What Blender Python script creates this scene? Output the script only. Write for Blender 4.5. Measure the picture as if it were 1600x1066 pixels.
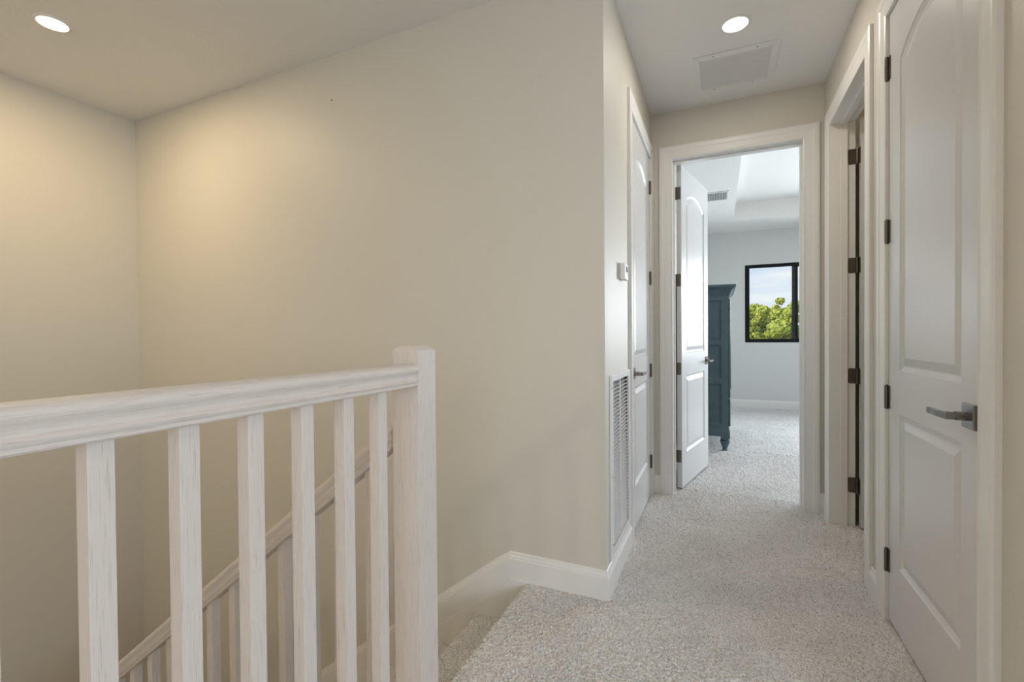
import bpy, bmesh, math, random
import numpy as np
from mathutils import Vector, Matrix
random.seed(7)
S = bpy.context.scene
for o in list(bpy.data.objects): bpy.data.objects.remove(o)
COL = S.collection

# ------------------------------------------------------------------ camera
YAW, PITCH, ROLL, EYE, FPX = math.radians(24.117), math.radians(-0.669), math.radians(-0.4524), 1.140, 726.7
s_, c_ = math.sin(YAW), math.cos(YAW)
Rv, Fv, Uv = Vector((c_, s_, 0)), Vector((-s_, c_, 0)), Vector((0, 0, 1))
F2 = Fv*math.cos(PITCH) + Uv*math.sin(PITCH); U2 = -Fv*math.sin(PITCH) + Uv*math.cos(PITCH)
R3 = Rv*math.cos(ROLL) + U2*math.sin(ROLL); U3 = -Rv*math.sin(ROLL) + U2*math.cos(ROLL)
cam = bpy.data.cameras.new('camera'); cam.sensor_width = 36; cam.sensor_fit = 'HORIZONTAL'
cam.lens = FPX/1600*36; cam.clip_start = .02; cam.clip_end = 400
camo = bpy.data.objects.new('camera', cam); COL.objects.link(camo)
camo.matrix_world = Matrix(((R3.x, U3.x, -F2.x, 0), (R3.y, U3.y, -F2.y, 0), (R3.z, U3.z, -F2.z, EYE), (0, 0, 0, 1)))
S.camera = camo

# ------------------------------------------------------------------ view, world, sun, window light
S.view_settings.view_transform = 'Standard'; S.view_settings.look = 'None'
S.view_settings.exposure = 0.0; S.view_settings.gamma = 1; S.view_settings.use_curve_mapping = False

w = bpy.data.worlds.new('sky'); S.world = w; w.use_nodes = True
n = w.node_tree.nodes; l = w.node_tree.links; n.clear()
out = n.new('ShaderNodeOutputWorld'); bg = n.new('ShaderNodeBackground'); bg.inputs[1].default_value = 1.0
tc = n.new('ShaderNodeTexCoord'); sep = n.new('ShaderNodeSeparateXYZ'); l.new(tc.outputs['Generated'], sep.inputs[0])
rmp = n.new('ShaderNodeValToRGB'); e = rmp.color_ramp.elements
e[0].position = 0.0; e[0].color = (.86, .90, .96, 1); e[1].position = .30; e[1].color = (.33, .50, .88, 1)
x = e.new(.10); x.color = (.62, .74, .95, 1)
l.new(sep.outputs[2], rmp.inputs[0])
mp = n.new('ShaderNodeMapping'); mp.inputs['Scale'].default_value = (2.2, 2.2, 14); l.new(tc.outputs['Generated'], mp.inputs[0])
ns = n.new('ShaderNodeTexNoise'); ns.inputs['Scale'].default_value = 2.2; ns.inputs['Detail'].default_value = 6
l.new(mp.outputs[0], ns.inputs[0])
cr = n.new('ShaderNodeValToRGB'); cr.color_ramp.elements[0].position = .42; cr.color_ramp.elements[1].position = .68
l.new(ns.outputs[0], cr.inputs[0])
mx = n.new('ShaderNodeMixRGB'); l.new(cr.outputs[0], mx.inputs[0]); l.new(rmp.outputs[0], mx.inputs[1]); mx.inputs[2].default_value = (.95, .96, .98, 1)
l.new(mx.outputs[0], bg.inputs[0]); l.new(bg.outputs[0], out.inputs[0])

def lamp(name, kind, loc, direction, energy, color, **kw):
    d = bpy.data.lights.new(name, kind); d.energy = energy; d.color = color
    for k, v in kw.items(): setattr(d, k, v)
    o = bpy.data.objects.new(name, d); COL.objects.link(o); o.location = loc
    o.rotation_euler = Vector(direction).to_track_quat('-Z', 'Y').to_euler()
    return o
lamp('sun', 'SUN', (0, 0, 20), (.75, .42, -.55), 3.2, (1, .95, .84), angle=.01)
# daylight at the two windows outside the photograph: bedroom side window, loft window behind the camera
lamp('bedroom_side_window_daylight', 'AREA', (3.36, 6.42, 1.55), (-1, -.6, -.03), 48, (.84, .92, 1.0), shape='RECTANGLE', size=2.8, size_y=1.3, spread=math.radians(130))
lamp('bedroom_far_added_fill', 'AREA', (2.6, 7.94, 1.6), (-.42, -1, -.03), 72, (.84, .92, 1.0), shape='RECTANGLE', size=1.1, size_y=1.15, spread=math.radians(120))  # fill lamp at an added, unseen far-wall window; brightens the hall through the doorway
lamp('loft_window_daylight', 'AREA', (.75, -3.22, 1.55), (-.05, 1, -.05), 16, (.80, .90, 1.0), shape='RECTANGLE', size=1.3, size_y=1.3)
lamp('loft_side_added_fill', 'AREA', (2.93, -1.6, 1.6), (-1, .75, -.05), 57, (.80, .90, 1.0), shape='RECTANGLE', size=2.2, size_y=1.3, spread=math.radians(150))  # fill lamp at an added, unseen loft side window

# ------------------------------------------------------------------ dimensions (from camera matching)
XL, XR, XS = -.450, .602, -3.858
YB, YE, YW = 1.978, 3.474, 8.0
C, K = 2.711, 2.374
WT = .12                       # wall thickness
BX = -.52                      # bedroom left wall
BXR = 3.4

# ------------------------------------------------------------------ materials
def mat(name, color, rough=.5, metal=0, spec=.5, bump=None, var=None, coat=0):
    m = bpy.data.materials.new(name); m.use_nodes = True
    nt = m.node_tree; b = nt.nodes['Principled BSDF']
    b.inputs['Base Color'].default_value = (*color, 1); b.inputs['Roughness'].default_value = rough
    b.inputs['Metallic'].default_value = metal; b.inputs['Specular IOR Level'].default_value = spec
    b.inputs['Coat Weight'].default_value = coat
    g = nt.nodes.new('ShaderNodeTexCoord')
    if bump:
        sc, st, dist = bump
        t = nt.nodes.new('ShaderNodeTexNoise'); t.inputs['Scale'].default_value = sc; t.inputs['Detail'].default_value = 3
        nt.links.new(g.outputs['Object'], t.inputs[0])
        bp = nt.nodes.new('ShaderNodeBump'); bp.inputs['Strength'].default_value = st; bp.inputs['Distance'].default_value = dist
        nt.links.new(t.outputs[0], bp.inputs['Height']); nt.links.new(bp.outputs[0], b.inputs['Normal'])
    if var:
        sc, amt = var
        t = nt.nodes.new('ShaderNodeTexNoise'); t.inputs['Scale'].default_value = sc; t.inputs['Detail'].default_value = 4
        nt.links.new(g.outputs['Object'], t.inputs[0])
        r = nt.nodes.new('ShaderNodeValToRGB')
        r.color_ramp.elements[0].color = (*[max(0, q*(1-amt)) for q in color], 1); r.color_ramp.elements[1].color = (*[min(1, q*(1+amt)) for q in color], 1)
        r.color_ramp.elements[0].position = .3; r.color_ramp.elements[1].position = .7
        nt.links.new(t.outputs[0], r.inputs[0]); nt.links.new(r.outputs[0], b.inputs['Base Color'])
    return m
M = {}
M['wall'] = mat('beige_wall_paint', (.645, .61, .54), .5, bump=(170, .22, .0025))
M['bedwall'] = mat('daylight_tinted_wall_paint', (.68, .685, .67), .6, bump=(170, .2, .0025))  # bedroom walls: the cool daylight cast is put into the wall colour
M['ceil'] = mat('flat_ceiling_paint', (.82, .81, .79), .8, bump=(60, .25, .004))
M['trim'] = mat('white_gloss_trim_paint', (.80, .79, .765), .32)
M['door'] = mat('white_door_paint', (.66, .66, .66), .27, bump=(260, .06, .0008))
M['metal'] = mat('satin_nickel', (.25, .24, .225), .22, 1)
M['hinge'] = mat('aged_nickel_hinge', (.17, .15, .125), .33, 1)
M['vent'] = mat('white_vent_enamel', (.78, .78, .78), .35)
M['dark'] = mat('cavity_shade', (.02, .02, .02), .9)  # near-black, the grille cavity's shade put into the colour
M['filter'] = mat('pleated_filter_grey', (.10, .10, .10), .9)
M['blue'] = mat('slate_blue_furniture_paint', (.060, .105, .128), .38, bump=(90, .06, .001), var=(14, .12))
M['knob'] = mat('brushed_knob', (.6, .6, .58), .3, 1)
M['frame'] = mat('black_window_aluminium', (.006, .008, .010), .6, spec=.2)
M['plastic'] = mat('white_plastic', (.86, .85, .85), .35)
M['screen'] = mat('dark_display', (.01, .012, .012), .15)
M['blackcloth'] = mat('black_matte', (.012, .012, .013), .6)
M['mirrorglass'] = mat('dark_panel', (.02, .02, .022), .4)
M['bark'] = mat('pine_bark', (.28, .22, .17), .9, var=(3, .35))
M['grass'] = mat('lawn', (.20, .28, .07), .95, var=(1.5, .3))

def carpet_mat():
    m = bpy.data.materials.new('cut_pile_carpet'); m.use_nodes = True; nt = m.node_tree
    b = nt.nodes['Principled BSDF']; b.inputs['Roughness'].default_value = .95; b.inputs['Specular IOR Level'].default_value = .15
    b.inputs['Sheen Weight'].default_value = .15
    g = nt.nodes.new('ShaderNodeTexCoord')
    v = nt.nodes.new('ShaderNodeTexVoronoi'); v.inputs['Scale'].default_value = 240; nt.links.new(g.outputs['Object'], v.inputs[0])
    sx = nt.nodes.new('ShaderNodeSeparateColor'); nt.links.new(v.outputs['Color'], sx.inputs[0])
    r = nt.nodes.new('ShaderNodeValToRGB'); E_ = r.color_ramp.elements
    E_[0].position = 0; E_[0].color = (.42, .39, .375, 1); E_[1].position = 1; E_[1].color = (.88, .875, .87, 1)
    a = E_.new(.25); a.color = (.68, .665, .655, 1); a = E_.new(.6); a.color = (.78, .765, .75, 1)
    nt.links.new(sx.outputs[0], r.inputs[0])
    t = nt.nodes.new('ShaderNodeTexNoise'); t.inputs['Scale'].default_value = 3.2; t.inputs['Detail'].default_value = 3
    nt.links.new(g.outputs['Object'], t.inputs[0])
    r2 = nt.nodes.new('ShaderNodeValToRGB'); r2.color_ramp.elements[0].color = (.90, .89, .88, 1); r2.color_ramp.elements[1].color = (1, 1, 1, 1)
    r2.color_ramp.elements[0].position = .35; r2.color_ramp.elements[1].position = .65
    nt.links.new(t.outputs[0], r2.inputs[0])
    mm = nt.nodes.new('ShaderNodeMixRGB'); mm.blend_type = 'MULTIPLY'; mm.inputs[0].default_value = 1
    nt.links.new(r.outputs[0], mm.inputs[1]); nt.links.new(r2.outputs[0], mm.inputs[2]); nt.links.new(mm.outputs[0], b.inputs['Base Color'])
    t2 = nt.nodes.new('ShaderNodeTexNoise'); t2.inputs['Scale'].default_value = 120; t2.inputs['Detail'].default_value = 3
    nt.links.new(g.outputs['Object'], t2.inputs[0])
    bp = nt.nodes.new('ShaderNodeBump'); bp.inputs['Strength'].default_value = .8; bp.inputs['Distance'].default_value = .008
    nt.links.new(t2.outputs[0], bp.inputs['Height']); nt.links.new(bp.outputs[0], b.inputs['Normal'])
    return m
M['carpet'] = carpet_mat()

def oak(name, axis, light=(.66, .60, .555), dark=(.39, .32, .27)):
    m = bpy.data.materials.new(name); m.use_nodes = True; nt = m.node_tree
    b = nt.nodes['Principled BSDF']; b.inputs['Roughness'].default_value = .5; b.inputs['Specular IOR Level'].default_value = .35
    g = nt.nodes.new('ShaderNodeTexCoord'); mp = nt.nodes.new('ShaderNodeMapping')
    sc = [300, 300, 300]; sc['XYZ'.index(axis)] = 9; mp.inputs['Scale'].default_value = sc
    nt.links.new(g.outputs['Object'], mp.inputs[0])
    t = nt.nodes.new('ShaderNodeTexNoise'); t.inputs['Scale'].default_value = 1.6; t.inputs['Detail'].default_value = 8; t.inputs['Roughness'].default_value = .62
    nt.links.new(mp.outputs[0], t.inputs[0])
    r = nt.nodes.new('ShaderNodeValToRGB'); E_ = r.color_ramp.elements
    E_[0].position = .26; E_[0].color = (*dark, 1); E_[1].position = .47; E_[1].color = (*light, 1)
    a = E_.new(.37); a.color = (*[.35*d+.65*q for d, q in zip(dark, light)], 1)
    nt.links.new(t.outputs[0], r.inputs[0]); nt.links.new(r.outputs[0], b.inputs['Base Color'])
    bp = nt.nodes.new('ShaderNodeBump'); bp.inputs['Strength'].default_value = .25; bp.inputs['Distance'].default_value = .001
    nt.links.new(t.outputs[0], bp.inputs['Height']); nt.links.new(bp.outputs[0], b.inputs['Normal'])
    return m
M['oakZ'] = oak('whitewashed_oak_upright', 'Z'); M['oakY'] = oak('whitewashed_oak_rail', 'Y'); M['oakX'] = oak('whitewashed_oak_stair_rail', 'X')

def glow(name, color, st):
    m = bpy.data.materials.new(name); m.use_nodes = True; nt = m.node_tree; nt.nodes.clear()
    o = nt.nodes.new('ShaderNodeOutputMaterial'); e_ = nt.nodes.new('ShaderNodeEmission')
    e_.inputs[0].default_value = (*color, 1); e_.inputs[1].default_value = st; nt.links.new(e_.outputs[0], o.inputs[0]); return m
M['lens'] = glow('lit_lamp_lens', (1, .86, .66), 14)
def pane():
    m = bpy.data.materials.new('window_glass'); m.use_nodes = True; nt = m.node_tree; nt.nodes.clear()
    o = nt.nodes.new('ShaderNodeOutputMaterial'); t = nt.nodes.new('ShaderNodeBsdfTransparent'); t.inputs[0].default_value = (.96, .98, .98, 1)
    g = nt.nodes.new('ShaderNodeBsdfGlossy'); g.inputs['Roughness'].default_value = .02; f = nt.nodes.new('ShaderNodeFresnel'); f.inputs[0].default_value = 1.3
    x_ = nt.nodes.new('ShaderNodeMixShader'); nt.links.new(f.outputs[0], x_.inputs[0]); nt.links.new(t.outputs[0], x_.inputs[1]); nt.links.new(g.outputs[0], x_.inputs[2])
    nt.links.new(x_.outputs[0], o.inputs[0]); return m
M['glass'] = pane()
def leafmat(name, c1, c2):
    m = bpy.data.materials.new(name); m.use_nodes = True; nt = m.node_tree; b = nt.nodes['Principled BSDF']; b.inputs['Roughness'].default_value = .7
    g = nt.nodes.new('ShaderNodeTexCoord'); t = nt.nodes.new('ShaderNodeTexNoise'); t.inputs['Scale'].default_value = .9; t.inputs['Detail'].default_value = 5
    nt.links.new(g.outputs['Object'], t.inputs[0]); r = nt.nodes.new('ShaderNodeValToRGB')
    r.color_ramp.elements[0].color = (*c1, 1); r.color_ramp.elements[1].color = (*c2, 1); r.color_ramp.elements[0].position = .35; r.color_ramp.elements[1].position = .65
    nt.links.new(t.outputs[0], r.inputs[0]); nt.links.new(r.outputs[0], b.inputs['Base Color']); return m
M['leaf'] = leafmat('pine_foliage', (.26, .36, .03), (.66, .66, .10))

# ------------------------------------------------------------------ builders
def obj(name, bm, m, parent=None, smooth=False, bevel=0):
    bmesh.ops.recalc_face_normals(bm, faces=bm.faces)
    me = bpy.data.meshes.new(name); bm.to_mesh(me); bm.free(); me.materials.append(M[m] if isinstance(m, str) else m)
    o = bpy.data.objects.new(name, me); COL.objects.link(o)
    if parent: o.parent = parent
    if smooth:
        for p in me.polygons: p.use_smooth = True
        md = o.modifiers.new('split', 'EDGE_SPLIT'); md.split_angle = math.radians(38)
    if bevel:
        b = o.modifiers.new('bevel', 'BEVEL'); b.width = bevel; b.segments = 2; b.limit_method = 'ANGLE'; b.angle_limit = math.radians(40)
    return o
def struct(o): o['kind'] = 'structure'; return o
def thing(name, label, cat, loc=(0, 0, 0), rz=0, group=None):
    o = bpy.data.objects.new(name, None); COL.objects.link(o); o.location = loc; o.rotation_euler = (0, 0, rz)
    o.empty_display_size = .05; o['label'] = label; o['category'] = cat
    if group: o['group'] = group
    return o
def tag(o, label, cat, group=None):
    o['label'] = label; o['category'] = cat
    if group: o['group'] = group
    return o
def box(bm, x0, x1, y0, y1, z0, z1):
    v = [bm.verts.new((x, y, z)) for x in (x0, x1) for y in (y0, y1) for z in (z0, z1)]
    for f in ((0, 1, 3, 2), (4, 6, 7, 5), (0, 4, 5, 1), (2, 3, 7, 6), (0, 2, 6, 4), (1, 5, 7, 3)): bm.faces.new([v[i] for i in f])
def boxes(*bs):
    bm = bmesh.new()
    for b in bs: box(bm, *b)
    return bm
def loft(bm, sections, closed=True, caps=True):
    """sections: list of equal-length point lists"""
    vs = [[bm.verts.new(p) for p in s] for s in sections]; k = len(vs[0])
    for a, b in zip(vs[:-1], vs[1:]):
        for i in range(k if closed else k-1):
            j = (i+1) % k; bm.faces.new((a[i], a[j], b[j], b[i]))
    if caps and closed: bm.faces.new(vs[0]); bm.faces.new(vs[-1])
def cyl(bm, p0, p1, r, seg=16, r1=None):
    p0, p1 = Vector(p0), Vector(p1); d = (p1-p0).normalized()
    u = d.orthogonal().normalized(); v = d.cross(u)
    loft(bm, [[p + (u*math.cos(2*math.pi*i/seg)+v*math.sin(2*math.pi*i/seg))*rr for i in range(seg)] for p, rr in ((p0, r), (p1, r if r1 is None else r1))])
def lathe(bm, prof, cx, cy, seg=24):
    loft(bm, [[(cx+r*math.cos(2*math.pi*i/seg), cy+r*math.sin(2*math.pi*i/seg), z) for i in range(seg)] for r, z in prof])

# ------------------------------------------------------------------ room shell
# cut-pile carpet: real tufts (jittered cell heights) on the landing and top stairs
def hash2(i, j, k):
    h = (i.astype(np.int64)*374761393 + j.astype(np.int64)*668265263 + k*1274126177) & 0xffffffff
    h = ((h ^ (h >> 13))*1274126177) & 0xffffffff
    return ((h ^ (h >> 16)) & 0xffffff)/float(0xffffff)
def tufts(s, y, cell=.0075):
    a, b = s/cell, y/cell; ia, ib = np.floor(a), np.floor(b); best = np.full(s.shape, 9.); hh = np.zeros(s.shape)
    for di in (-1, 0, 1):
        for dj in (-1, 0, 1):
            ci, cj = ia+di, ib+dj; px = ci+hash2(ci, cj, 1); py = cj+hash2(ci, cj, 2); d = (a-px)**2+(b-py)**2
            q = d < best; hh = np.where(q, hash2(ci, cj, 3), hh); best = np.where(q, d, best)
    return (1-np.clip(np.sqrt(best), 0, 1))*.75 + hh*.5 - .55
def smooth_noise(s, y, cell):
    a, b = s/cell, y/cell; ia, ib = np.floor(a), np.floor(b); fa, fb = a-ia, b-ib; fa = fa*fa*(3-2*fa); fb = fb*fb*(3-2*fb)
    g = lambda i, j: hash2(ia+i, ib+j, 7)
    return (g(0, 0)*(1-fa)+g(1, 0)*fa)*(1-fb)+(g(0, 1)*(1-fa)+g(1, 1)*fa)*fb
def carpet(name, prof, y0, y1, step, amp=.0105, cell=.0092):
    """prof: (x, z, nx, nz) samples along arc length s (s = -x on the landing)"""
    P = np.array(prof); d = np.hypot(np.diff(P[:, 0]), np.diff(P[:, 1])); sl = np.concatenate([[0], np.cumsum(d)])
    ns_ = int(sl[-1]/step)+1; t = np.linspace(0, sl[-1], ns_)
    X, Z, NX, NZ = [np.interp(t, sl, P[:, i]) for i in range(4)]
    ny = int((y1-y0)/step)+1; Yv = np.linspace(y0, y1, ny)
    Sg, Yg = np.meshgrid(t - P[0, 0], Yv, indexing='ij')
    wob = smooth_noise(Sg, Yg, .03)
    h = amp*(tufts(Sg+.006*wob, Yg+.006*smooth_noise(Yg, Sg, .026), cell)) + .003*(wob-.5) + .002*(smooth_noise(Sg, Yg, .15)-.5)
    co = np.stack([X[:, None]+NX[:, None]*h, Yg, Z[:, None]+NZ[:, None]*h], -1).reshape(-1, 3)
    i = np.arange(ns_-1)[:, None]*ny + np.arange(ny-1)[None]; i = i.reshape(-1)
    F = np.stack([i, i+1, i+1+ny, i+ny], -1).astype(np.int32)
    me = bpy.data.meshes.new(name); me.vertices.add(len(co)); me.vertices.foreach_set('co', co.astype(np.float32).ravel())
    me.loops.add(F.size); me.loops.foreach_set('vertex_index', F.ravel()); me.polygons.add(len(F))
    me.polygons.foreach_set('loop_start', np.arange(0, F.size, 4, dtype=np.int32)); me.polygons.foreach_set('loop_total', np.full(len(F), 4, np.int32))
    me.update(calc_edges=True); me.validate(); me.materials.append(M['carpet'])
    for_s = np.ones(len(F), bool); me.polygons.foreach_set('use_smooth', for_s)
    o = bpy.data.objects.new(name, me); COL.objects.link(o); return o

RUN, RISE, NX0 = .254, .195, -.822
fl = carpet('floor', [(.84, 0, 0, 1), (-.80, 0, 0, 1)], .72, 3.62, .0034)
struct(fl)
struct(carpet('floor', [(BXR, 0, 0, 1), (BX, 0, 0, 1)], 3.62, 5.0, .0048))
struct(carpet('floor', [(BXR, 0, 0, 1), (BX, 0, 0, 1)], 5.0, YW, .0080, .011, .0115))
bm = boxes((-.80, .84, .72, 3.62, -.30, -.008), (-.87, .84, -3.3, .72, -.30, .001), (-.88, -.80, .72, 1.165, -.30, .001),
           (.84, BXR, 2.3, 3.6, -.30, .001), (-.55, BXR+.1, 3.62, 8.1, -.30, -.010), (.84, 3.0, -3.3, 1.3, -.30, .001))
struct(obj('floor_slab', bm, 'carpet')); bpy.data.objects['floor_slab'].name = 'floor_base'
# stairs: carpeted treads with rolled nosings going down toward -X
NST = 9
def stairprof():
    P = []; r = .018
    def arc(cx, cz, a0, a1, n_=7):
        for q in range(n_+1):
            a = math.radians(a0+(a1-a0)*q/n_); P.append((cx+r*math.cos(a), cz+r*math.sin(a), math.cos(a), math.sin(a)))
    P.append((-.80, 0, 0, 1))
    for k in range(3):
        xn, z = NX0-k*RUN, -k*RISE
        arc(xn+r, z-r, 90, 180); arc(xn+r, z-r, 180, 265, 4)
        P.append((xn+.022, z-2*r-.004, -1, 0)); P.append((xn+.022, z-RISE+.004, -1, 0)); P.append((xn+.016, z-RISE, 0, 1))
    P.append((NX0-3*RUN+.06, -3*RISE, 0, 1))
    return P
st = thing('staircase', 'carpeted stairs going down beside the stairwell wall behind the white newel post', 'stairs')
tr = carpet('carpet_tread', stairprof(), 1.165, YB-.016, .0036); tr.parent = st
bm = bmesh.new()
for k in range(NST):
    x1 = NX0-k*RUN+.03; x0 = NX0-(k+1)*RUN+(.06 if k == 2 else 0)
    if k >= 3: box(bm, NX0-(k)*RUN, NX0-(k-1)*RUN+.03, 1.165, YB-.012, -(k)*RISE-.24, -(k)*RISE)
    else: box(bm, NX0-(k)*RUN+.03, NX0-(k-1)*RUN+.05 if k else -.80, 1.165, YB-.012, -(k)*RISE-.24, -(k)*RISE-.012)
box(bm, XS+.006, NX0-(NST-1)*RUN, .2, YB-.012, -NST*RISE-.24, -NST*RISE)
obj('carpet_lower_tread', bm, 'carpet', st)
bm = bmesh.new()   # closed stringer on the open side
def prism_xz(bm, pts, y0, y1):
    loft(bm, [[(x, y0, z) for x, z in pts], [(x, y1, z) for x, z in pts]])
xb = NX0-NST*RUN
sl = RISE/RUN
prism_xz(bm, [(-.885, .06), (-.885, -.45), (xb, -.45+sl*(xb+.885)), (xb, .06+sl*(xb+.885)+.0)], 1.09, 1.165)
obj('stringer', bm, 'trim', st)

def wall(name, bs, m='wall'): return struct(obj(name, boxes(*bs), m))
ZL = -2.95
# stairwell + hall
GY0, GY1, GZ0, GZ1 = 2.095, 2.49, .165, .93     # return-air grille opening
wall('wall_back', [(XS-WT, XL-WT, YB, YB+WT, ZL, C)])
D1a, D1b = 2.631, 3.385
wall('wall_left', [(XL-WT, XL, YB, GY0, -.3, C), (XL-WT, XL, GY0, GY1, -.3, GZ0), (XL-WT, XL, GY0, GY1, GZ1, C), (XL-WT, XL-.05, GY0, GY1, GZ0, GZ1),
                   (XL-WT, XL, GY1, D1a-.018, -.3, C), (XL-WT, XL, D1a-.018, D1b+.018, K+.018, C), (XL-WT, XL, D1b+.018, YE, -.3, C)])
D2a, D2b = -.305, .484
wall('wall_end', [(XL-WT, D2a-.018, YE, YE+WT, -.3, C), (D2b+.018, BXR, YE, YE+WT, -.3, C), (D2a-.018, D2b+.018, YE, YE+WT, K+.018, C)])
D3a, D3b = 2.556, 3.305
D4a, D4b = 1.548, 2.271
wall('wall_right', [(XR, XR+WT, 1.26, D4a-.018, -.3, C), (XR, XR+WT, D4a-.018, D4b+.018, K+.018, C), (XR, XR+WT, D4b+.018, D3a-.018, -.3, C),
                    (XR, XR+WT, D3a-.018, D3b+.018, K+.018, C), (XR, XR+WT, D3b+.018, YE, -.3, C)])
wall('wall_stairwell', [(XS-WT, XS, -3.3, YB, ZL, C)])
wall('wall_stairwell_near', [(XS, -.88, 0, 0, 0, 0)] and [(XS, -.88, -3.42, -3.3, ZL, C), (-.885, -.80, -3.3, 1.09, ZL, -.30)])
LW = (-.10, 1.60, .90, 2.20); RW = (-2.75, -.45, .90, 2.25)  # RW is the opening of the added loft side window
wall('wall_loft', [(-.88, LW[0], -3.42, -3.3, -.3, C), (LW[1], 3.0, -3.42, -3.3, -.3, C), (LW[0], LW[1], -3.42, -3.3, -.3, LW[2]), (LW[0], LW[1], -3.42, -3.3, LW[3], C),
                   (3.0, 3.12, -3.42, RW[0], -.3, C), (3.0, 3.12, RW[1], 1.38, -.3, C), (3.0, 3.12, RW[0], RW[1], -.3, RW[2]), (3.0, 3.12, RW[0], RW[1], RW[3], C), (XR+WT, 3.0, 1.26, 1.38, -.3, C)])
wall('wall_side_room', [(XR+WT, 2.6, 2.3, 2.42, -.3, C), (2.6, 2.72, 2.3, YE, -.3, C)])
wall('wall_closet', [(XR+WT, 1.4, D4a-.1, D4a, -.3, C), (1.4, 1.5, D4a-.1, 2.3, -.3, C)])
# bedroom
W = (.35, 1.69, 1.007, 2.189)
wall('wall_bedroom_left', [(BX-WT, BX, YE+WT, YW, -.3, C)], 'bedwall')
W5 = (2.0, 3.2)  # opening of the added far-wall window
wall('wall_bedroom_far', [(BX-WT, W[0], YW, YW+WT, -.3, C+.3), (W[1], W5[0], YW, YW+WT, -.3, C+.3), (W5[1], BXR+WT, YW, YW+WT, -.3, C+.3), (W5[0], W5[1], YW, YW+WT, -.3, W[2]), (W5[0], W5[1], YW, YW+WT, W[3], C+.3), (W[0], W[1], YW, YW+WT, -.3, W[2]), (W[0], W[1], YW, YW+WT, W[3], C+.3)], 'bedwall')
SW = (5.0, 7.85, .9, 2.2)
wall('wall_bedroom_right', [(BXR, BXR+WT, YE, SW[0], -.3, C+.3), (BXR, BXR+WT, SW[1], YW, -.3, C+.3), (BXR, BXR+WT, SW[0], SW[1], -.3, SW[2]), (BXR, BXR+WT, SW[0], SW[1], SW[3], C+.3)], 'bedwall')
wall('floor_lower', [(XS, -.80, -3.3, YB, ZL-.1, ZL)], 'carpet')
TR = (.175, 3.0, 4.1, 7.21)
wall('ceiling', [(XS-WT, 3.12, -3.42, YE, C, C+.5), (BX-WT, TR[0], YE, YW+WT, C, C+.5), (TR[0], BXR+WT, YE, TR[2], C, C+.5), (TR[0], BXR+WT, TR[3], YW+WT, C, C+.5),
                 (TR[1], BXR+WT, TR[2], TR[3], C, C+.5), (TR[0], TR[1], TR[2], TR[3], C+.25, C+.5)], 'ceil')

# ------------------------------------------------------------------ baseboards (profile: outward d, height h)
BP = [(0, 0), (.015, 0), (.015, .096), (.0125, .100), (.0125, .106), (.009, .112), (.007, .124), (.003, .127), (0, .127)]
def baseboard(name, path, m='trim'):
    """path: (point, outward vector, height scale)"""
    bm = bmesh.new()
    loft(bm, [[Vector(p)+Vector(o_)*d+Vector((0, 0, h*hs)) for d, h in BP] for p, o_, hs in path])
    return struct(obj(name, bm, m))
hk = 1/math.cos(math.atan(sl))
xe = XS+.02
baseboard('baseboard_left', [((XL, YB, 0), (1, -1, 0), 1), ((XL, D1a-.09, 0), (1, 0, 0), 1)])
baseboard('baseboard_back', [((XL, YB, 0), (1, -1, 0), 1), ((-.903, YB, 0), (0, -1, 0), 1.02), ((-.96, YB, -.061), (0, -1, 0), 1.22), ((xb, YB, -.061+sl*(xb+.96)), (0, -1, 0), 1.22)])
bm = bmesh.new()
prism_xz(bm, [(-.80, 0), (-.80, -.4), (xb, -.4+sl*(xb+.8)), (xb, -.057+sl*(xb+.96)), (-.96, -.055), (-.902, .006), (-.84, .006)], YB-.020, YB)
struct(obj('trim_1', bm, 'trim'))
baseboard('baseboard_end', [((XL+.018, YE, 0), (0, -1, 0), 1), ((D2a-.09, YE, 0), (0, -1, 0), 1)])
baseboard('baseboard_end_right', [((D2b+.09, YE, 0), (0, -1, 0), 1), ((XR, YE, 0), (-1, -1, 0), 1)])
baseboard('baseboard_right_corner', [((XR, YE, 0), (-1, -1, 0), 1), ((XR, D3b+.09, 0), (-1, 0, 0), 1)])
baseboard('baseboard_right', [((XR, D3a-.09, 0), (-1, 0, 0), 1), ((XR, D4b+.09, 0), (-1, 0, 0), 1)])
baseboard('baseboard_right_near', [((XR, D4a-.09, 0), (-1, 0, 0), 1), ((XR, 1.26, 0), (-1, 0, 0), 1)])
baseboard('baseboard_bedroom_far', [((BX, YW, 0), (1, -1, 0), 1), ((BXR, YW, 0), (-1, -1, 0), 1)])
baseboard('baseboard_bedroom_left', [((BX, YE+WT, 0), (1, 0, 0), 1), ((BX, YW, 0), (1, -1, 0), 1)])
baseboard('baseboard_bedroom_right', [((BXR, YW, 0), (-1, -1, 0), 1), ((BXR, YE+WT, 0), (-1, 0, 0), 1)])

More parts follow.
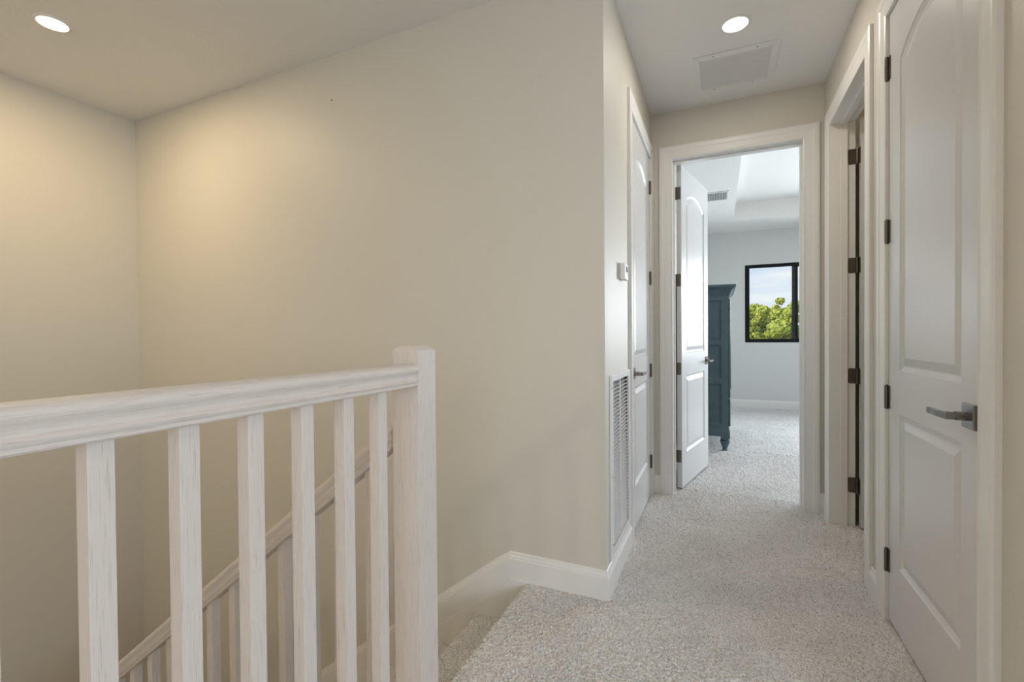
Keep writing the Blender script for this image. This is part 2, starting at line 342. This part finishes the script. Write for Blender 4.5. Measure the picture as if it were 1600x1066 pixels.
# ------------------------------------------------------------------ door casings
CP = [(0, 0), (0, .010), (.006, .012), (.012, .010), (.018, .011), (.050, .014), (.056, .017), (.074, .0185), (.082, .018), (.090, .014), (.090, 0)]
def casing(name, a0, a1, P, dirv, z=K):
    """P(a, d, z) -> world; a0/a1 opening edges"""
    bm = bmesh.new()
    secs = [[P(a0-w_, d, 0) for w_, d in CP], [P(a0-w_, d, z+w_) for w_, d in CP], [P(a1+w_, d, z+w_) for w_, d in CP], [P(a1+w_, d, 0) for w_, d in CP]]
    loft(bm, secs)
    return struct(obj(name, bm, 'trim'))
PL = lambda a, d, z: (XL+d, a, z)
PE = lambda a, d, z: (a, YE-d, z)
PR = lambda a, d, z: (XR-d, a, z)
casing('trim_2', D1a, D1b, PL, 1); casing('trim_3', D2a, D2b, PE, 1); casing('trim_4', D3a, D3b, PR, 1); casing('trim_5', D4a, D4b, PR, 1)
casing('trim_6', D2a, D2b, lambda a, d, z: (a, YE+WT+d, z), 1)

# ------------------------------------------------------------------ doors
def panel_loops(x0, x1, z0, zs, zp, offs):
    L = []
    for o_, d in offs:
        a, b = x0+o_, x1-o_; pts = [(a, d, z0+o_), (b, d, z0+o_)]
        n_ = 14
        for i in range(n_+1):
            t = i/n_; xx = b+(a-b)*t; k = 1-(2*t-1)**2
            pts.append((xx, d, zs-o_+(zp-zs)*k))
        L.append(pts)
    return L
OFF = [(0, 0), (.004, .004), (.016, .010), (.020, .010), (.046, .003), (.048, .0025)]
def leaf_mesh(w, h, t=.035):
    """x 0..w from the hinge, y 0..t, z; raised-and-fielded two-panel arch door, both faces"""
    bm = bmesh.new(); x0, x1 = .117, w-.117
    for side in (0, 1):
        Y = (lambda d: d) if side == 0 else (lambda d: t-d)
        up = panel_loops(x0, x1, .985, 2.135, 2.205, OFF); lo = panel_loops(x0, x1, .245, .822, .822, OFF)
        for L in (up, lo):
            vs = [[bm.verts.new((x, Y(d), z)) for x, d, z in q] for q in L]
            for a, b in zip(vs[:-1], vs[1:]):
                k = len(a)
                for i in range(k): bm.faces.new((a[i], a[(i+1) % k], b[(i+1) % k], b[i]))
            bm.faces.new(vs[-1])
        q = lambda pts: bm.faces.new([bm.verts.new((x, Y(0), z)) for x, z in pts])
        q([(0, 0), (x0, 0), (x0, h), (0, h)]); q([(x1, 0), (w, 0), (w, h), (x1, h)])
        q([(x0, 0), (x1, 0), (x1, .245), (x0, .245)]); q([(x0, .822), (x1, .822), (x1, .985), (x0, .985)])
        q([(x0, h)] + [(x, z) for x, _, z in reversed(up[0][2:])] + [(x1, h)])
    for (a, b) in (((0, 0), (w, 0)), ((w, 0), (w, h)), ((w, h), (0, h)), ((0, h), (0, 0))):
        bm.faces.new([bm.verts.new(p) for p in ((a[0], 0, a[1]), (b[0], 0, b[1]), (b[0], t, b[1]), (a[0], t, a[1]))])
    bmesh.ops.remove_doubles(bm, verts=bm.verts, dist=.0002)
    return bm
HZ = (.245, .888, 1.535, 2.168)
def lever_bm(sgn=1):
    """local: door face at y=0, protrudes toward -y; lever points toward -x"""
    bm = bmesh.new()
    R = [(-.033, .033)]
    loft(bm, [[(sx*a, y, sz*a) for sx, sz in ((-1, -1), (1, -1), (1, 1), (-1, 1))] for a, y in ((.033, 0), (.033, -.006), (.030, -.009))])
    cyl(bm, (0, -.008, 0), (0, -.034, 0), .012, 20); cyl(bm, (0, -.034, 0), (0, -.052, 0), .0105, 20)
    loft(bm, [[(x, y0, -hz), (x, y1, -hz), (x, y1, hz), (x, y0, hz)] for x, y0, y1, hz in
              ((.011, -.056, -.044, .009), (-.02, -.058, -.045, .009), (-.045, -.062, -.050, .008), (-.105, -.060, -.052, .008), (-.112, -.058, -.053, .006))])
    return bm
def door(name, w, h, loc, rz, hinge_kind, lever_side=('front',), hw=None):
    """hinge edge at local x=0; front face y=0 seen from -y"""
    r = bpy.data.objects.new(name, None); COL.objects.link(r); r.location = loc; r.rotation_euler = (0, 0, rz); r['kind'] = 'structure'; r.empty_display_size = .1
    lf = obj('leaf', leaf_mesh(w, h), 'door', r)
    for z in HZ:
        bm = bmesh.new(); zz = z-loc[2]
        if hinge_kind == 'front':      # closed door, knuckles proud of the face
            cyl(bm, (-.003, -.007, zz-.045), (-.003, -.007, zz+.045), .0072, 12)
            for q in (-.027, -.009, .009, .027): cyl(bm, (-.003, -.007, zz+q-.0007), (-.003, -.007, zz+q+.0007), .0078, 12)
            box(bm, -.003, .017, -.0035, .0, zz-.044, zz+.044); box(bm, -.016, -.003, -.0105, -.0085, zz-.044, zz+.044)
            cyl(bm, (-.003, -.007, zz+.045), (-.003, -.007, zz+.049), .0045, 12, .002); cyl(bm, (-.003, -.007, zz-.045), (-.003, -.007, zz-.049), .0045, 12, .002)
            hg = obj('hinge', bm, 'hinge', r, smooth=True)
        else:                          # open door, leaf plates seen on the hinge edge
            yk = .035+.006
            cyl(bm, (-.004, yk, zz-.045), (-.004, yk, zz+.045), .0062, 12)
            for q in (-.027, -.009, .009, .027): cyl(bm, (-.004, yk, zz+q-.0007), (-.004, yk, zz+q+.0007), .0078, 12)
            # plate on the door edge, rounded corners, with screws
            pl = [(.008, -.045), (.005, -.042), (.005, .042), (.008, .045), (yk, .045), (yk, -.045)]
            loft(bm, [[(-.0022, y, zz+z_) for y, z_ in pl], [(0, y, zz+z_) for y, z_ in pl]])
            for y, q in ((.014, -.03), (.022, -.01), (.014, .01), (.022, .03)): cyl(bm, (-.0028, y, zz+q), (-.002, y, zz+q), .0035, 10)
            hg = obj('hinge', bm, 'hinge', r, smooth=True)
    for s_side in lever_side:
        lv = obj('lever_handle', lever_bm(), 'metal', r, smooth=True, bevel=.0012)
        lv.location = (w-.060, 0 if s_side == 'front' else .035, .917-loc[2])
        if s_side != 'front': lv.scale = (1, -1, 1)
    bm = bmesh.new(); box(bm, w-.0005, w+.0012, .006, .029, .917-loc[2]-.028, .917-loc[2]+.028); obj('latch_plate', bm, 'metal', r)
    return r
def jamb(name, a0, a1, P, stop=(.040, .052), gap=0, parent=None):
    """P(a, q, z): q = depth into the wall from the hall face"""
    bm = bmesh.new()
    def b(aa, ab, qa, qb, za, zb):
        p0, p1 = P(aa, qa, za), P(ab, qb, zb)
        box(bm, min(p0[0], p1[0]), max(p0[0], p1[0]), min(p0[1], p1[1]), max(p0[1], p1[1]), za, zb)
    b(a0-.018, a0, 0, WT, 0, K+.018); b(a1, a1+.018, 0, WT, 0, K+.018); b(a0, a1, 0, WT, K, K+.018)
    s0, s1 = stop
    b(a0, a0+.011, s0, s1, 0, K); b(a1-.011, a1, s0, s1, 0, K); b(a0+.011, a1-.011, s0, s1, K-.011, K)
    return struct(obj(name, bm, 'trim'))
QL = lambda a, q, z: (XL-q, a, z); QE = lambda a, q, z: (a, YE+q, z); QR = lambda a, q, z: (XR+q, a, z)
jamb('trim_7', D1a, D1b, QL, (.040, .11)); jamb('trim_8', D2a, D2b, QE, (.045, .080)); jamb('trim_9', D3a, D3b, QR, (.048, .080)); jamb('trim_10', D4a, D4b, QR, (.040, .11))
LH = K-.003-.014
# door_1: left hall door, closed, hinges at the far side. front faces +X: local -y -> +X, local x -> -Y
door('door_1', D1b-D1a-.006, LH, (XL-.002, D1b-.003, .014), -math.pi/2, 'front')
d = bpy.data.objects['door_1']; d.rotation_euler = (0, 0, math.radians(90)); 
# mirror by construction: hinge far (Y=D1b) and x toward -Y with front toward +X
d.rotation_euler = (0, 0, math.radians(-90)); d.scale = (1, -1, 1)
# door_4: right near closet door, closed, hinge far: local x -> -Y, front toward -X
door('door_4', D4b-D4a-.006, LH, (XR+.002, D4b-.003, .014), -math.pi/2, 'front')
# door_2: bedroom door open into the bedroom, hinged on the left jamb
th = math.radians(12.2)
door('door_2', .752, LH, (-.2555, YE+WT+.006, .014), 0, 'edge', ('front', 'back'))
d = bpy.data.objects['door_2']; d.rotation_euler = (0, 0, math.pi/2-th)
# door_3: open 90 degrees into the side room, hinged at the far jamb
door('door_3', .735, LH, (XR+WT+.016, D3b-.045, .014), 0, 'edge', ('front', 'back'))
# jamb-side hinge plates (parts of the doors)
def jamb_plates(dname, P):
    r = bpy.data.objects[dname]
    inv = r.matrix_basis.inverted()
    for z in HZ:
        bm = bmesh.new(); P(bm, z)
        bmesh.ops.transform(bm, matrix=inv, verts=bm.verts)
        obj('jamb_hinge', bm, 'hinge', r)
def pl3(bm, z):
    pts = [(XR+.084, z-.038), (XR+.084, z+.038), (XR+.090, z+.0445), (XR+WT+.006, z+.0445), (XR+WT+.006, z-.0445), (XR+.090, z-.0445)]
    loft(bm, [[(x_, D3b-.0025, z_) for x_, z_ in pts], [(x_, D3b, z_) for x_, z_ in pts]])
    for dx, q in ((.092, -.03), (.104, -.01), (.092, .01), (.104, .03)): cyl(bm, (XR+dx, D3b-.0035, z+q), (XR+dx, D3b-.002, z+q), .0035, 10)
    cyl(bm, (XR+WT+.008, D3b-.006, z-.045), (XR+WT+.008, D3b-.006, z+.045), .0062, 12)
jamb_plates('door_3', pl3)
# strike lip of the near closet door
bm = boxes((XR-.004, XR+.004, D4a-.003, D4a+.004, .893, .943)); bmesh.ops.transform(bm, matrix=bpy.data.objects['door_4'].matrix_basis.inverted(), verts=bm.verts)
obj('strike_plate', bm, 'hinge', bpy.data.objects['door_4'])

# ------------------------------------------------------------------ bedroom window
wn = bpy.data.objects.new('window_1', None); COL.objects.link(wn); wn.location = ((W[0]+W[1])/2, YW, W[2]); wn['kind'] = 'structure'
def addw(name, bm, m, **k):
    bmesh.ops.translate(bm, verts=bm.verts, vec=-wn.location); return obj(name, bm, m, wn, **k)
fy0, fy1 = YW-.004, YW+.07
addw('window_frame', boxes((W[0], W[0]+.034, fy0, fy1, W[2], W[3]), (W[1]-.034, W[1], fy0, fy1, W[2], W[3]), (W[0]+.034, W[1]-.034, fy0, fy1, W[2], W[2]+.034), (W[0]+.034, W[1]-.034, fy0, fy1, W[3]-.034, W[3])), 'frame')
def sash(x0, x1, y0, y1, wd):
    z0, z1 = W[2]+.034, W[3]-.034
    return boxes((x0, x0+wd, y0, y1, z0, z1), (x1-wd, x1, y0, y1, z0, z1), (x0+wd, x1-wd, y0, y1, z0, z0+wd*.55), (x0+wd, x1-wd, y0, y1, z1-wd*.5, z1))
addw('window_sash', sash(W[0]+.034, 1.050, YW+.015, YW+.037, .028), 'frame')
addw('window_sash', sash(.978, W[1]-.034, YW+.040, YW+.062, .045), 'frame')
addw('pane', boxes((W[0]+.06, 1.02, YW+.024, YW+.028, W[2]+.045, W[3]-.045)), 'glass')
addw('pane', boxes((1.02, W[1]-.07, YW+.049, YW+.053, W[2]+.045, W[3]-.045)), 'glass')
for nm, bs in (('window_2', [(BXR-.02, BXR+.05, SW[0], SW[0]+.05, SW[2], SW[3]), (BXR-.02, BXR+.05, SW[1]-.05, SW[1], SW[2], SW[3]), (BXR-.02, BXR+.05, SW[0], SW[1], SW[2], SW[2]+.05), (BXR-.02, BXR+.05, SW[0], SW[1], SW[3]-.05, SW[3])]),
               ('window_3', [(LW[0], LW[0]+.05, -3.36, -3.28, LW[2], LW[3]), (LW[1]-.05, LW[1], -3.36, -3.28, LW[2], LW[3]), (LW[0], LW[1], -3.36, -3.28, LW[2], LW[2]+.05), (LW[0], LW[1], -3.36, -3.28, LW[3]-.05, LW[3])]),
               ('added_far_window', [(W5[0], W5[0]+.04, YW, YW+.07, W[2], W[3]), (W5[1]-.04, W5[1], YW, YW+.07, W[2], W[3]), (W5[0], W5[1], YW, YW+.07, W[2], W[2]+.04), (W5[0], W5[1], YW, YW+.07, W[3]-.04, W[3])]),  # unseen window added so its lamp can light the hall
               ('added_loft_side_window', [(2.98, 3.05, RW[0], RW[0]+.05, RW[2], RW[3]), (2.98, 3.05, RW[1]-.05, RW[1], RW[2], RW[3]), (2.98, 3.05, RW[0], RW[1], RW[2], RW[2]+.05), (2.98, 3.05, RW[0], RW[1], RW[3]-.05, RW[3])])):  # unseen loft side window added to brighten the left hall wall and balusters
    struct(obj(nm, boxes(*bs), 'frame'))

# ------------------------------------------------------------------ railings
def taper_box(bm, x0, x1, y0, y1, z0, z1, ch):
    secs = [[(x0, y0, z0), (x1, y0, z0), (x1, y1, z0), (x0, y1, z0)], [(x0, y0, z1-ch), (x1, y0, z1-ch), (x1, y1, z1-ch), (x0, y1, z1-ch)],
            [(x0+ch*1.2, y0+ch*1.2, z1), (x1-ch*1.2, y0+ch*1.2, z1), (x1-ch*1.2, y1-ch*1.2, z1), (x0+ch*1.2, y1-ch*1.2, z1)]]
    loft(bm, secs)
# handrail section (half width, height from the bottom)
RP = [(.027, 0), (.030, .003), (.030, .009), (.033, .012), (.034, .016), (.032, .019), (.0275, .022), (.0265, .028), (.029, .036), (.033, .041), (.0345, .047), (.033, .053), (.028, .058), (.018, .0615), (.006, .063)]
RPF = [(a, b) for a, b in RP] + [(-a, b) for a, b in reversed(RP)]
RX = -.800
g = thing('guard_railing', 'whitewashed oak guard rail with square balusters and newel post at the landing edge', 'railing', (RX, 1.12, 0))
def child(name, bm, m, **k):
    bmesh.ops.translate(bm, verts=bm.verts, vec=-g.location); return obj(name, bm, m, g, **k)
bm = bmesh.new(); taper_box(bm, -.860, -.771, 1.077, 1.165, -.12, 1.113, .013); child('newel_post', bm, 'oakZ', bevel=.0012)
bm = bmesh.new(); loft(bm, [[(RX+a, y, 1.0+b) for a, b in RPF] for y in (-.85, -.2, .4, 1.079)]); child('handrail', bm, 'oakY', smooth=True)
for k in range(-9, 6):
    y = .3385+.118*k
    bm = bmesh.new(); box(bm, RX-.016, RX+.015, y, y+.032, 0, 1.004); child('baluster', bm, 'oakZ', bevel=.001)
g2 = thing('stair_railing', 'whitewashed oak stair rail sloping down from the newel beside the stairs', 'railing', (-.86, 1.121, 0))
g = g2
TZ = lambda x: .905-.770*(-x-.86)          # top of sloped rail
a_ = math.atan(.770)
bm = bmesh.new(); X0, X1 = -.8605, -3.05
loft(bm, [[(x, 1.121+a, TZ(x)-.063/math.cos(a_)+b/math.cos(a_)) for a, b in RPF] for x in (X0, -1.5, -2.2, X1)]); child('handrail', bm, 'oakX', smooth=True)
bm = bmesh.new(); taper_box(bm, -3.14, -3.05, 1.077, 1.165, -2.0, -.62, .013); child('lower_newel_post', bm, 'oakZ')
for k in range(17):
    x0 = -.992-.127*k; 
    bm = bmesh.new()
    zt0, zt1 = TZ(x0)-.075, TZ(x0+.032)-.075; zb0, zb1 = [.06+sl*(q+.885)-.002 for q in (x0, x0+.032)]
    loft(bm, [[(x0, 1.105, zb0), (x0+.032, 1.105, zb1), (x0+.032, 1.137, zb1), (x0, 1.137, zb0)], [(x0, 1.105, zt0), (x0+.032, 1.105, zt1), (x0+.032, 1.137, zt1), (x0, 1.137, zt0)]])
    child('baluster', bm, 'oakZ', bevel=.001)

# ------------------------------------------------------------------ downlights
def downlight(label, x, y, power, group='recessed ceiling lights', color=(1, .78, .47)):
    t = thing('downlight', label, 'ceiling light', (x, y, C), 0, None)
    bm = bmesh.new()
    loft(bm, [[(r*math.cos(2*math.pi*i/40), r*math.sin(2*math.pi*i/40), z) for i in range(40)] for r, z in ((.072, 0), (.071, -.004), (.060, -.007), (.0575, -.004), (.0575, 0))], caps=False)
    obj('trim_ring', bm, 'vent', t, smooth=True)
    bm = bmesh.new(); cyl(bm, (0, 0, -.003), (0, 0, 0), .0575, 40); obj('lens', bm, 'lens', t)
    d = bpy.data.lights.new('downlight_lamp', 'AREA'); d.shape = 'DISK'; d.size = .10; d.energy = power; d.color = color
    o = bpy.data.objects.new('downlight_lamp', d); COL.objects.link(o); o.parent = t; o.location = (0, 0, -.008)
    return t
downlight('round white recessed light in the hall ceiling next to the rectangular return vent', .074, 2.634, 5.2, color=(1, .90, .77))
downlight('round white recessed light over the stairwell, at the upper left', -3.022, 1.198, 13)
downlight('added unseen fill light inside the side room', 1.45, 2.80, 3.0)  # unseen light added to brighten the open door leaf in there
downlight('round recessed light above the stair landing', .14, -.05, 3.6, color=(1, .88, .72))
downlight('added unseen fill light over the far side of the stairwell', -3.022, -1.4, 8)  # unseen light added as extra warm fill

t = thing('added_fill_globe', 'added unseen glowing globe giving warm fill to the stairwell', 'fill light', (-2.4, -2.2, .9))  # unseen globe added for warm fill on stairwell walls and ceiling
bm = bmesh.new(); cyl(bm, (0, 0, .2), (0, 0, C-.9), .004, 8); cyl(bm, (0, 0, C-.93), (0, 0, C-.9), .06, 24); obj('cord', bm, 'hinge', t)
bm = bmesh.new(); bmesh.ops.create_uvsphere(bm, u_segments=24, v_segments=14, radius=.11); bmesh.ops.translate(bm, verts=bm.verts, vec=(0, 0, .10)); obj('globe', bm, glow('fill_globe_glow', (1, .78, .48), 62), t, smooth=True)

# ------------------------------------------------------------------ ceiling return vent
def vent(name, label, cat, x0, x1, y0, y1, bl, br, bb, n_l, axis='x', depth=.018):
    t = thing(name, label, cat, ((x0+x1)/2, (y0+y1)/2, C)); ox, oy = t.location.x, t.location.y
    X0, X1, Y0, Y1 = x0-ox, x1-ox, y0-oy, y1-oy; ix0, ix1, iy0, iy1 = X0+bl, X1-br, Y0+bb, Y1-bb*.6
    obj('frame', boxes((X0, ix0, Y0, Y1, -.007, -.0005), (ix1, X1, Y0, Y1, -.007, -.0005), (ix0, ix1, Y0, iy0, -.007, -.0005), (ix0, ix1, iy1, Y1, -.007, -.0005)), 'vent', t, bevel=.0015)
    obj('filter', boxes((ix0, ix1, iy0, iy1, -.0012, -.0004)), 'filter', t)
    sp = ((iy1-iy0) if axis == 'x' else (ix1-ix0))/n_l
    for k in range(n_l):
        bm = bmesh.new()
        if axis == 'x':
            y = iy0+sp*(k+.5); loft(bm, [[(x, y-sp*.30, -.0020), (x, y-sp*.20, -.0016), (x, y+sp*.22, -.0085), (x, y+sp*.12, -.009)] for x in (ix0, ix1)])
        else:
            x = ix0+sp*(k+.5); loft(bm, [[(x-sp*.30, y, -.002), (x-sp*.2, y, -.002), (x+sp*.34, y, -.010), (x+sp*.24, y, -.010)] for y in (iy0, iy1)])
        obj('louver', bm, 'vent', t)
    for sx in (.25, .75):
        for yy in (Y0+bb*.4, Y1-bb*.25):
            bm = bmesh.new(); cyl(bm, (X0+(X1-X0)*sx, yy, -.0085), (X0+(X1-X0)*sx, yy, -.006), .004, 10); obj('screw', bm, 'hinge', t)
    return t
vent('return_vent', 'large rectangular louvered return air vent in the hall ceiling before the bedroom door', 'vent', -.140, .298, 2.862, 3.275, .034, .036, .045, 24)
vent('supply_vent', 'small supply air vent on the bedroom ceiling soffit seen above the open door', 'vent', -.19, .092, 5.64, 5.99, .02, .02, .03, 14, 'y')

# ------------------------------------------------------------------ wall return grille (left hall wall)
t = thing('wall_grille', 'tall white louvered return air grille low on the hall wall beside the closed left door', 'vent', (XL, (GY0+GY1)/2, GZ0))
def ch(name, bm, m, **k):
    bmesh.ops.translate(bm, verts=bm.verts, vec=-t.location); return obj(name, bm, m, t, **k)
gy0, gy1, gz0, gz1 = 2.062, 2.525, .132, .957
fo = XL+.010
ch('frame', boxes((XL, fo, gy0, GY0+.004, gz0, gz1), (XL, fo, GY1-.004, gy1, gz0, gz1), (XL, fo, GY0+.004, GY1-.004, gz0, GZ0+.004), (XL, fo, GY0+.004, GY1-.004, GZ1-.004, gz1)), 'vent', bevel=.002)
ym = (GY0+GY1)/2
ch('mullion', boxes((XL-.002, XL+.0035, ym-.006, ym+.006, GZ0, GZ1)), 'vent')
ch('duct_shade', boxes((XL-.042, XL-.003, GY1-.003, GY1, GZ0, GZ1), (XL-.042, XL-.003, GY0, GY0+.002, GZ0, GZ1), (XL-.042, XL-.021, ym-.004, ym+.004, GZ0, GZ1)), 'dark')  # near-black sheets painted as the shade inside the duct
NL = 41
for k in range(NL):
    z = GZ0+.012+(GZ1-GZ0-.02)*k/NL
    bm = bmesh.new(); loft(bm, [[(XL-.019, y, z+.0060), (XL-.019, y, z+.0072), (XL+.004, y, z+.0012), (XL+.004, y, z)] for y in (GY0+.004, ym-.006)])
    loft(bm, [[(XL-.019, y, z+.0060), (XL-.019, y, z+.0072), (XL+.004, y, z+.0012), (XL+.004, y, z)] for y in (ym+.006, GY1-.004)])
    ch('louver', bm, 'vent')
ch('filter', boxes((XL-.046, XL-.042, GY0, GY1, GZ0, GZ1)), 'dark')  # near-black backing, its colour stands in for the unlit duct
for zz in (.2, .5, .9):
    bm = bmesh.new(); cyl(bm, (fo-.001, gy0+.012, zz), (fo+.0015, gy0+.012, zz), .0035, 10); ch('screw', bm, 'hinge')

# ------------------------------------------------------------------ thermostat
t = thing('thermostat', 'small white wall thermostat with a dark display above the tall grille', 'thermostat', (XL, 2.40, 1.46))
ch('back_plate', boxes((XL, XL+.006, 2.29, 2.375, 1.413, 1.492)), 'plastic', bevel=.003)
ch('housing', boxes((XL+.006, XL+.030, 2.285, 2.372, 1.410, 1.490)), 'plastic', bevel=.003)
ch('display', boxes((XL+.030, XL+.0312, 2.315, 2.35, 1.447, 1.474)), 'screen')
ch('button_strip', boxes((XL+.030, XL+.0315, 2.352, 2.356, 1.428, 1.444)), 'vent')

bm = bmesh.new(); cyl(bm, (-1.974, YB-.006, 2.461), (-1.974, YB+.004, 2.461), .0035, 12, .0025)
tag(obj('nail', bm, 'hinge'), 'tiny dark nail high on the beige stairwell wall', 'nail')
# ------------------------------------------------------------------ armoire
AX0, AX1, AY0, AY1 = -.50, .072, 4.95, 6.05
t = thing('armoire', 'tall slate blue armoire with side panels and turned feet behind the open bedroom door', 'armoire', (-.21, 5.5, 0))
ch('body', boxes((AX0, AX1, AY0+.008, AY1, .205, 1.50)), 'blue', bevel=.003)
# side frame-and-panel (facing the hall)
def side(y, s):
    bm = bmesh.new(); yf = y-s*.006; yb = y+s*.014
    zs = [(.205, .265), (.655, .70), (1.035, 1.075), (1.465, 1.50)]
    ya, yb_ = min(yf, yb), max(yf, yb)
    for x0, x1 in ((AX0, AX0+.07), (AX1-.062, AX1)): box(bm, x0, x1, ya, yb_, .205, 1.50)
    for a, b in zs: box(bm, AX0+.07, AX1-.062, ya, yb_, a, b)
    for (a, b) in ((.265, .655), (.70, 1.035), (1.075, 1.465)):   # inner panel moulding
        x0, x1 = AX0+.07, AX1-.062
        secs = []
        for off, dep in ((0, 0), (.006, .002), (.014, .008), (.020, .008), (.024, .012)):
            secs.append([(x, y+s*dep, z) for x, z in ((x0+off, a+off), (x1-off, a+off), (x1-off, b-off), (x0+off, b-off))])
        loft(bm, secs, caps=False); bm.faces.new([bm.verts.new(p) for p in secs[-1]])
    return bm
ch('side_panel', side(AY0-.006, 1), 'blue')
bm = bmesh.new()  # crown
for o_, z0, z1 in ((0, 1.50, 1.515),):
    pass
prof = [(.0, 1.498), (.008, 1.500), (.010, 1.512), (.016, 1.520), (.020, 1.540), (.034, 1.565), (.052, 1.580), (.054, 1.588), (.066, 1.592), (.066, 1.612), (0, 1.612)]
loft(bm, [[(AX0, AY0-.006-d_, z), (AX1+d_, AY0-.006-d_, z), (AX1+d_, AY1+d_, z), (AX0, AY1+d_, z)] for d_, z in prof])
ch('crown_moulding', bm, 'blue')
bm = bmesh.new(); prof = [(.0, .215), (.006, .213), (.010, .20), (.012, .195), (.012, .145), (0, .145)]
loft(bm, [[(AX0, AY0-.006-d_, z), (AX1+d_, AY0-.006-d_, z), (AX1+d_, AY1+d_, z), (AX0, AY1+d_, z)] for d_, z in prof]); ch('apron', bm, 'blue')
for fx in (AX0+.04, AX1-.032):
    for fy in (AY0+.035, AY1-.035):
        bm = bmesh.new(); box(bm, fx-.038, fx+.044, fy-.042, fy+.042, .122, .150)
        lathe(bm, [(.022, 0), (.026, .008), (.020, .022), (.026, .040), (.040, .075), (.046, .092), (.044, .100), (.030, .106), (.040, .112), (.042, .122)], fx, fy); ch('foot', bm, 'blue', smooth=True)
for i, (y0, y1) in enumerate(((AY0+.03, 5.495), (5.505, AY1-.03))):
    dd = ch('door', boxes((AX1, AX1+.018, y0, y1, .52, 1.48), (AX1+.018, AX1+.024, y0+.07, y1-.07, .60, 1.40)), 'blue', bevel=.003)
    bm = bmesh.new(); yk = y1-.04 if i == 0 else y0+.04; cyl(bm, (AX1+.018, yk, 1.0), (AX1+.034, yk, 1.0), .006, 12); cyl(bm, (AX1+.034, yk, 1.0), (AX1+.046, yk, 1.0), .015, 16, .012)
    bmesh.ops.translate(bm, verts=bm.verts, vec=-t.location); obj('knob', bm, 'knob', dd)
dd = ch('drawer', boxes((AX1, AX1+.018, AY0+.03, AY1-.03, .24, .50)), 'blue', bevel=.003)
for yk in (AY0+.16, AY1-.16):
    bm = bmesh.new(); cyl(bm, (AX1+.018, yk, .36), (AX1+.034, yk, .36), .006, 12); cyl(bm, (AX1+.034, yk, .36), (AX1+.046, yk, .36), .016, 16, .012)
    bmesh.ops.translate(bm, verts=bm.verts, vec=-t.location); obj('knob', bm, 'knob', dd)

# black round-topped shape in the gap behind the open bedroom door
bm = bmesh.new(); pts = [(3.93, .0), (4.33, .0), (4.33, 1.25)]+[(4.13+.20*math.cos(a), 1.25+.20*math.sin(a)) for a in [math.pi*i/12 for i in range(1, 12)]]+[(3.93, 1.25)]
loft(bm, [[(x, y, z) for y, z in pts] for x in (-.475, -.44)])
t = tag(obj('standing_panel', bm, 'blackcloth', bevel=.004), 'narrow black round-topped panel standing in the gap behind the open bedroom door', 'panel')
bm = bmesh.new(); box(bm, -.515, -.40, 3.97, 4.29, 0, .03); obj('base', bm, 'blackcloth', t)

# ------------------------------------------------------------------ outside: lawn and pines
gr = struct(obj('ground', boxes((-90, 90, 8.6, 160, -3.6, -3.2), (3.7, 90, -90, 8.6, -3.6, -3.2), (-90, 90, -90, -3.8, -3.6, -3.2)), 'grass'))
def tree(x, y, hgt, spread, label, seed):
    rs = np.random.RandomState(seed); base = -3.2
    t = thing('pine_tree', label, 'tree', (x, y, base), 0, 'pine trees beyond the bedroom window')
    bm = bmesh.new(); lean = rs.uniform(-.3, .3)
    cyl(bm, (0, 0, 0), (lean, 0, hgt*.9), .17, 10, .05)
    clumps = []
    for k in range(46):
        f = rs.uniform(.30, 1.0); rr = spread*(1.0-.5*max(0, f-.55)/.45)*rs.uniform(.25, 1); a = rs.uniform(0, 2*math.pi)
        c = np.array([lean*f+rr*math.cos(a), rr*math.sin(a), hgt*f]); clumps.append((c, rs.uniform(.5, 1.0)*spread*.30))
        if k % 5 == 0: cyl(bm, (lean*f*.9, 0, c[2]-.5), tuple(c), .05, 6, .015)
    obj('trunk', bm, 'bark', t)
    V, F = [], []; N = 9000
    for i in range(N):
        c, r = clumps[rs.randint(len(clumps))]; d = rs.normal(size=3); d /= np.linalg.norm(d); d[2] *= .8
        p = c+d*r*rs.uniform(.72, 1.03); s0 = rs.uniform(.05, .12)
        u = rs.normal(size=3); u /= np.linalg.norm(u); nrm = d+.7*rs.normal(size=3)*.6; v = np.cross(nrm, u); v /= np.linalg.norm(v)+1e-6; u = np.cross(v, nrm); u /= np.linalg.norm(u)+1e-6
        k = len(V); V += [p+u*s0*1.3, p+v*s0, p-u*s0*1.3, p-v*s0]; F.append((k, k+1, k+2, k+3))
    me = bpy.data.meshes.new('foliage'); me.from_pydata([tuple(q) for q in V], [], F); me.materials.append(M['leaf'])
    o = bpy.data.objects.new('foliage', me); COL.objects.link(o); o.parent = t
spots = [(-3.1, 33, 6.0, 1.45), (.3, 33, 6.1, 1.45), (3.7, 33, 5.9, 1.45), (7.1, 33, 6.3, 1.45), (10.5, 33, 6.0, 1.45),
         (-1.6, 36.6, 6.6, 1.5), (2.0, 36.6, 6.5, 1.5), (5.5, 36.6, 6.9, 1.5), (9.0, 36.6, 6.5, 1.5), (12.5, 36.6, 6.7, 1.5),
         (-3.4, 40.4, 7.0, 1.6), (-.1, 40.4, 6.9, 1.5), (4.0, 40.6, 7.1, 1.55), (8.0, 40.4, 7.9, 1.6), (12.0, 40.4, 7.1, 1.6)]
for i, (x, y, h_, sp) in enumerate(spots):
    lb = 'tallest green pine crown rising into the sky in the bedroom window' if i == 13 else 'sunlit green pine tree in the low treeline beyond the bedroom window'
    tree(x, y, h_*.955, sp*1.08, lb, 20+i)
bpy.context.view_layer.update()
